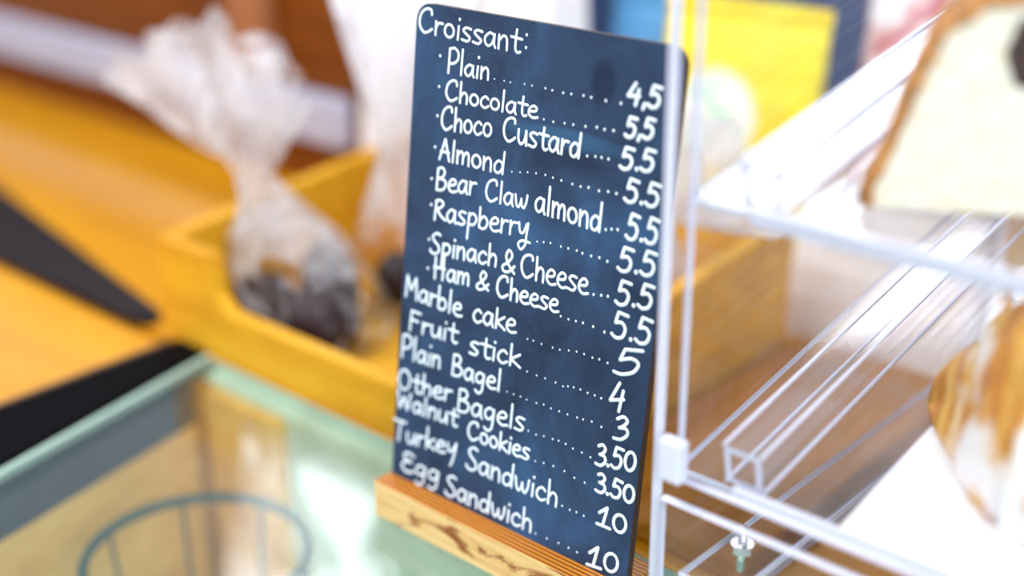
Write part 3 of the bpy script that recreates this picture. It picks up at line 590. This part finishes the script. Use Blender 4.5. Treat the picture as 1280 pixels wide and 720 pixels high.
def hollow(x0, x1, z0, z1, y0, y1, th, T):
    bm = bmesh.new()
    o_ = [(x0, z0), (x1, z0), (x1, z1), (x0, z1)]; i_ = [(x0 + th, z0 + th), (x1 - th, z0 + th), (x1 - th, z1 - th), (x0 + th, z1 - th)]
    V = {}
    for nm, pts in (('o', o_), ('i', i_)):
        for yy in (0, 1):
            for k, p in enumerate(pts): V[nm, yy, k] = bm.verts.new(T @ Vector((p[0], (y0, y1)[yy], p[1])))
    for k in range(4):
        j = (k + 1) % 4
        for f in ((('o', 0, k), ('o', 0, j), ('o', 1, j), ('o', 1, k)), (('i', 0, k), ('i', 1, k), ('i', 1, j), ('i', 0, j))): bm.faces.new([V[q] for q in f])
        for yy in (0, 1):
            f = bm.faces.new([V[q] for q in (('o', yy, k), ('i', yy, k), ('i', yy, j), ('o', yy, j))]); f.material_index = 1
    # pale strips along the arrises, bright edge streaks put into the colour
    for (x, z) in o_:
        b = box(x - 0.0007, x + 0.0007, y0, y1, z - 0.0007, z + 0.0007, rot=T); tmp = bpy.data.meshes.new('t')
        for f in b.faces: f.material_index = 1
        b.to_mesh(tmp); b.free(); bm.from_mesh(tmp); bpy.data.meshes.remove(tmp)
    return bm
for T in (SL1, SL2):
    part('support_tube', hollow(0.2310, 0.2500, 0.0015, 0.0215, -0.010, 0.315, 0.003, T), [M_tube, M_edge], ac, 'hollow square support tube')
    part('support_tube', hollow(0.2700, 0.2840, -0.0225, -0.0065, 0.20, 0.315, 0.003, T), [M_tube, M_edge], ac, 'hollow square support tube')
# base strip with bolt in the lower compartment
part('base_strip', box(0.2120, 0.2420, -0.0170, 0.320, 0.0550, 0.0595, 0.0006, 1, edge_axis=2), AE, ac)
part('base_plate', box(CX0 + 0.0068, CX1 - 0.0068, -0.0170, 0.325, 0.0008, 0.0055, 0.0006, 1, edge_axis=2), AE, ac)
def cyl(cx, cy, z0, z1, r, n=16, bm=None):
    bm = bm or bmesh.new()
    grid_surface(bm, [[(cx + r * math.cos(2 * math.pi * k / n), cy + r * math.sin(2 * math.pi * k / n), z) for k in range(n)] for z in (z0, z1)], True, True, True)
    return bm
bt = part('bolt', cyl(0.2260, 0.016, 0.0496, 0.0740, 0.0022), M_steel, ac, 'small steel bolt', True)
nb = cyl(0.2260, 0.016, 0.0598, 0.0640, 0.0048, 6); n_ = obj('nut', nb, M_steel); n_.parent = bt; n_.matrix_parent_inverse = bt.matrix_basis.inverted() @ ac.matrix_basis.inverted().inverted() if False else Matrix.Identity(4)
nw = obj('washer', cyl(0.2260, 0.016, 0.0642, 0.0650, 0.0056, 20), M_steel); nw.parent = bt

# ------------------------------------------------------------ pastries in the case
psheet = box(0.288, 0.545, -0.010, 0.160, 0.0003, 0.0012, rot=SL1)
tag(obj('white_haze_sheet', psheet, M_paper), 'added white sheet for the pale haze under the large croissant on the lower acrylic shelf', 'paper')  # added sheet, its white gives the hazy glare around the croissant
bxx = thing('white_haze_box', 'added white box for the pale haze in the bottom compartment of the acrylic case', 'box', (0.41, 0.10, 0.0060))  # added white box in place of the washed-out reflection at lower right
part('carton', box(0.300, 0.545, 0.010, 0.190, 0.0060, 0.0540, 0.001), M_paper, bxx)
part('lid', box(0.299, 0.546, 0.009, 0.191, 0.0542, 0.0560, 0.0006), M_paper, bxx)
def cake_mat():
    t = NT('marble_cake_crumb'); co = t.coord(); f = t.noise(co, 140, 5, 0.7)
    base = t.ramp(f, [(0.3, (0.80, 0.66, 0.42)), (0.5, (0.90, 0.84, 0.68)), (0.7, (0.93, 0.89, 0.76))])
    return t.done(t.pbsdf(base, 0.85, 0.15, bump=f, bs=0.5).outputs[0])
M_cake = cake_mat(); M_crust = plain('cake_crust', (0.50, 0.22, 0.06), 0.7, 0.2, 0.5, 120)
M_swirl = plain('chocolate_crumb', (0.035, 0.012, 0.006), 0.8, 0.2, 0.4, 140)
ck = thing('marble_cake_slice', 'cream coloured marble cake slice with brown crust and dark chocolate swirl on the upper shelf', 'cake', (0.3096, 0.0240, 0.2482), None)
ck.matrix_world = Matrix.Translation((0.3096, 0.0240, 0.2482)) @ Matrix.Rotation(R(11), 4, 'X') @ Matrix.Rotation(R(20), 4, 'Z')
cp = [(-0.036, 0.0), (-0.038, 0.006), (-0.031, 0.020), (-0.024, 0.042), (-0.016, 0.062), (-0.010, 0.075), (0.004, 0.085), (0.024, 0.088), (0.050, 0.090), (0.074, 0.086), (0.086, 0.070), (0.094, 0.030), (0.098, 0.0)]
def rough_slice(pts, y0, y1, amp, seed):
    # densify the outline and roughen it
    P = []
    for i in range(len(pts)):
        a = Vector(pts[i]); b = Vector(pts[(i + 1) % len(pts)]); n = max(1, int((b - a).length / 0.003))
        for k in range(n):
            p = a.lerp(b, k / n); P.append((p.x + amp * noise.noise(Vector((p.x * 300, p.y * 300, seed))), p.y if p.y < 0.001 else p.y + amp * noise.noise(Vector((p.x * 300, p.y * 300, seed + 9)))))
    return P
dense = rough_slice(cp, 0, 0, 0.0012, 3)
obj('crumb', prism(dense, 0.0, 0.024, 'y'), M_cake, ck)
outer = [(x * 1.0, z) for x, z in dense if z > 0.0004]
# crust strip wraps sides and top
cb = bmesh.new(); crossrows = []
for (x, z) in [p for p in cp if True]:
    pass
path = [Vector(p) for p in cp]
cen = Vector((0.028, 0.03)); rows = []
fine = []
for i in range(len(path) - 1):
    for k in range(6): fine.append(path[i].lerp(path[i + 1], k / 6))
fine.append(path[-1])
for i, p in enumerate(fine):
    d = (p - cen).normalized(); w = 1 + 0.5 * noise.noise(Vector((p.x * 240, p.y * 240, 4)))
    inn = p - d * 0.0030 * w; out = p + d * (0.0012 + 0.0014 * w)
    rows.append([(inn.x, -0.0006, max(inn.y, 0.0002)), (out.x, -0.0009, max(out.y, 0.0002)), (out.x, 0.0248, max(out.y, 0.0002)), (inn.x, 0.0245, max(inn.y, 0.0002))])
grid_surface(cb, rows, True, True, True)
obj('crust', cb, M_crust, ck, True)
def swirl(cx, cz, w, h_, seed):
    pts = []
    for k in range(28):
        a = 2 * math.pi * k / 28; r = 1 + 0.25 * noise.noise(Vector((math.cos(a) * 1.6, math.sin(a) * 1.6, seed)))
        pts.append((cx + w * r * math.cos(a), cz + h_ * r * math.sin(a)))
    return prism(pts, -0.0005, 0.004, 'y')
obj('chocolate_swirl', swirl(0.0215, 0.066, 0.0085, 0.0135, 2), M_swirl, ck)['label'] = 'dark chocolate swirl'
def croissant_mat():
    t = NT('croissant_pastry'); co = t.coord(); f = t.noise(t.coord((6, 1, 1)), 26, 5, 0.6, 0.8); g = t.noise(co, 22, 3)
    c = t.ramp(f, [(0.25, (0.36, 0.09, 0.006)), (0.45, (0.66, 0.25, 0.018)), (0.62, (0.84, 0.48, 0.07)), (0.8, (0.92, 0.74, 0.36))])
    white_patch = t.ramp(g, [(0.50, (0, 0, 0)), (0.60, (1, 1, 1))])  # random white patches, masked to the right part
    nrm = t.n('ShaderNodeTexCoord'); sx = t.n('ShaderNodeSeparateXYZ'); t.l(nrm.outputs['Object'], sx.inputs[0])
    rr = t.ramp(sx.outputs['X'], [(0.012, (0, 0, 0)), (0.030, (1, 1, 1))])
    mul = t.n('ShaderNodeMix', data_type='RGBA', blend_type='MULTIPLY'); mul.inputs[0].default_value = 1; t.l(white_patch, mul.inputs[6]); t.l(rr, mul.inputs[7])
    mx = t.n('ShaderNodeMix', data_type='RGBA'); t.l(mul.outputs[2], mx.inputs[0]); t.l(c, mx.inputs[6]); mx.inputs[7].default_value = (0.93, 0.9, 0.88, 1)
    return t.done(t.pbsdf(mx.outputs[2], 0.45, 0.4, 0.1, bump=f, bs=0.5).outputs[0])
def croissant_bm(L, r0, seed):
    bm = bmesh.new(); rings = []; N = 48; K = 90
    for k in range(K + 1):
        t = k / K; seg = t * 6.0; fr_ = seg - math.floor(seg)
        s = min(1, (t * 3.2 + 0.03)) ** 0.6 * min(1, ((1 - t) * 5 + 0.02)) ** 0.5
        r = r0 * s * (0.70 + 0.30 * math.sin(math.pi * t)) * (1.06 - 0.16 * fr_ ** 1.5)
        x = L * t; y = 0.030 * (1 - math.cos((t - 0.5) * 2.0)) * 2.0
        ring = []
        for j in range(N):
            a = 2 * math.pi * j / N + 0.5 * math.sin(t * 9)
            d = 1 + 0.05 * noise.noise(Vector((math.cos(a) * 3, math.sin(a) * 3, t * 16 + seed))) + 0.02 * noise.noise(Vector((math.cos(a) * 11, math.sin(a) * 11, t * 60 + seed)))
            zz = r * d * math.sin(a)
            ring.append((x + 0.003 * math.sin(3 * a), y - r * d * math.cos(a), max(zz, -0.48 * r) - 0.48 * (r0 - r)))
        rings.append(ring)
    grid_surface(bm, rings, True, True, True)
    return bm
M_croi = croissant_mat()
def croissant(label, x, y, T, rz, L, r0, seed):
    t = thing('croissant', label, 'croissant', (0, 0, 0), 'croissants on the lower shelf')
    p = T @ Vector((x, y, 0.0022)); t.matrix_world = Matrix.Translation(p) @ Matrix.Rotation(R(11), 4, 'X') @ Matrix.Rotation(R(rz), 4, 'Z')
    bm = croissant_bm(L, r0, seed)
    for v in bm.verts: v.co.z += 0.48 * r0
    obj('pastry', bm, M_croi, t, True)
    return t
croissant('large golden layered croissant patched white at the right front of the lower shelf', 0.2850, 0.062, SL1, 6, 0.17, 0.060, 2)
M_brownp = plain('brown_pastry', (0.20, 0.075, 0.03), 0.5, 0.4, 0.4, 60)
o = obj('chocolate_pastry', lump(0.045, 0.03, 0.025, 31, 0.12, 3), M_brownp, smooth=True); p = SL1 @ Vector((0.312, 0.250, 0.0010)); o.location = p; o.rotation_euler = (R(11), 0, 0)
tag(o, 'brown chocolate pastry at the back of the lower acrylic shelf', 'pastry')
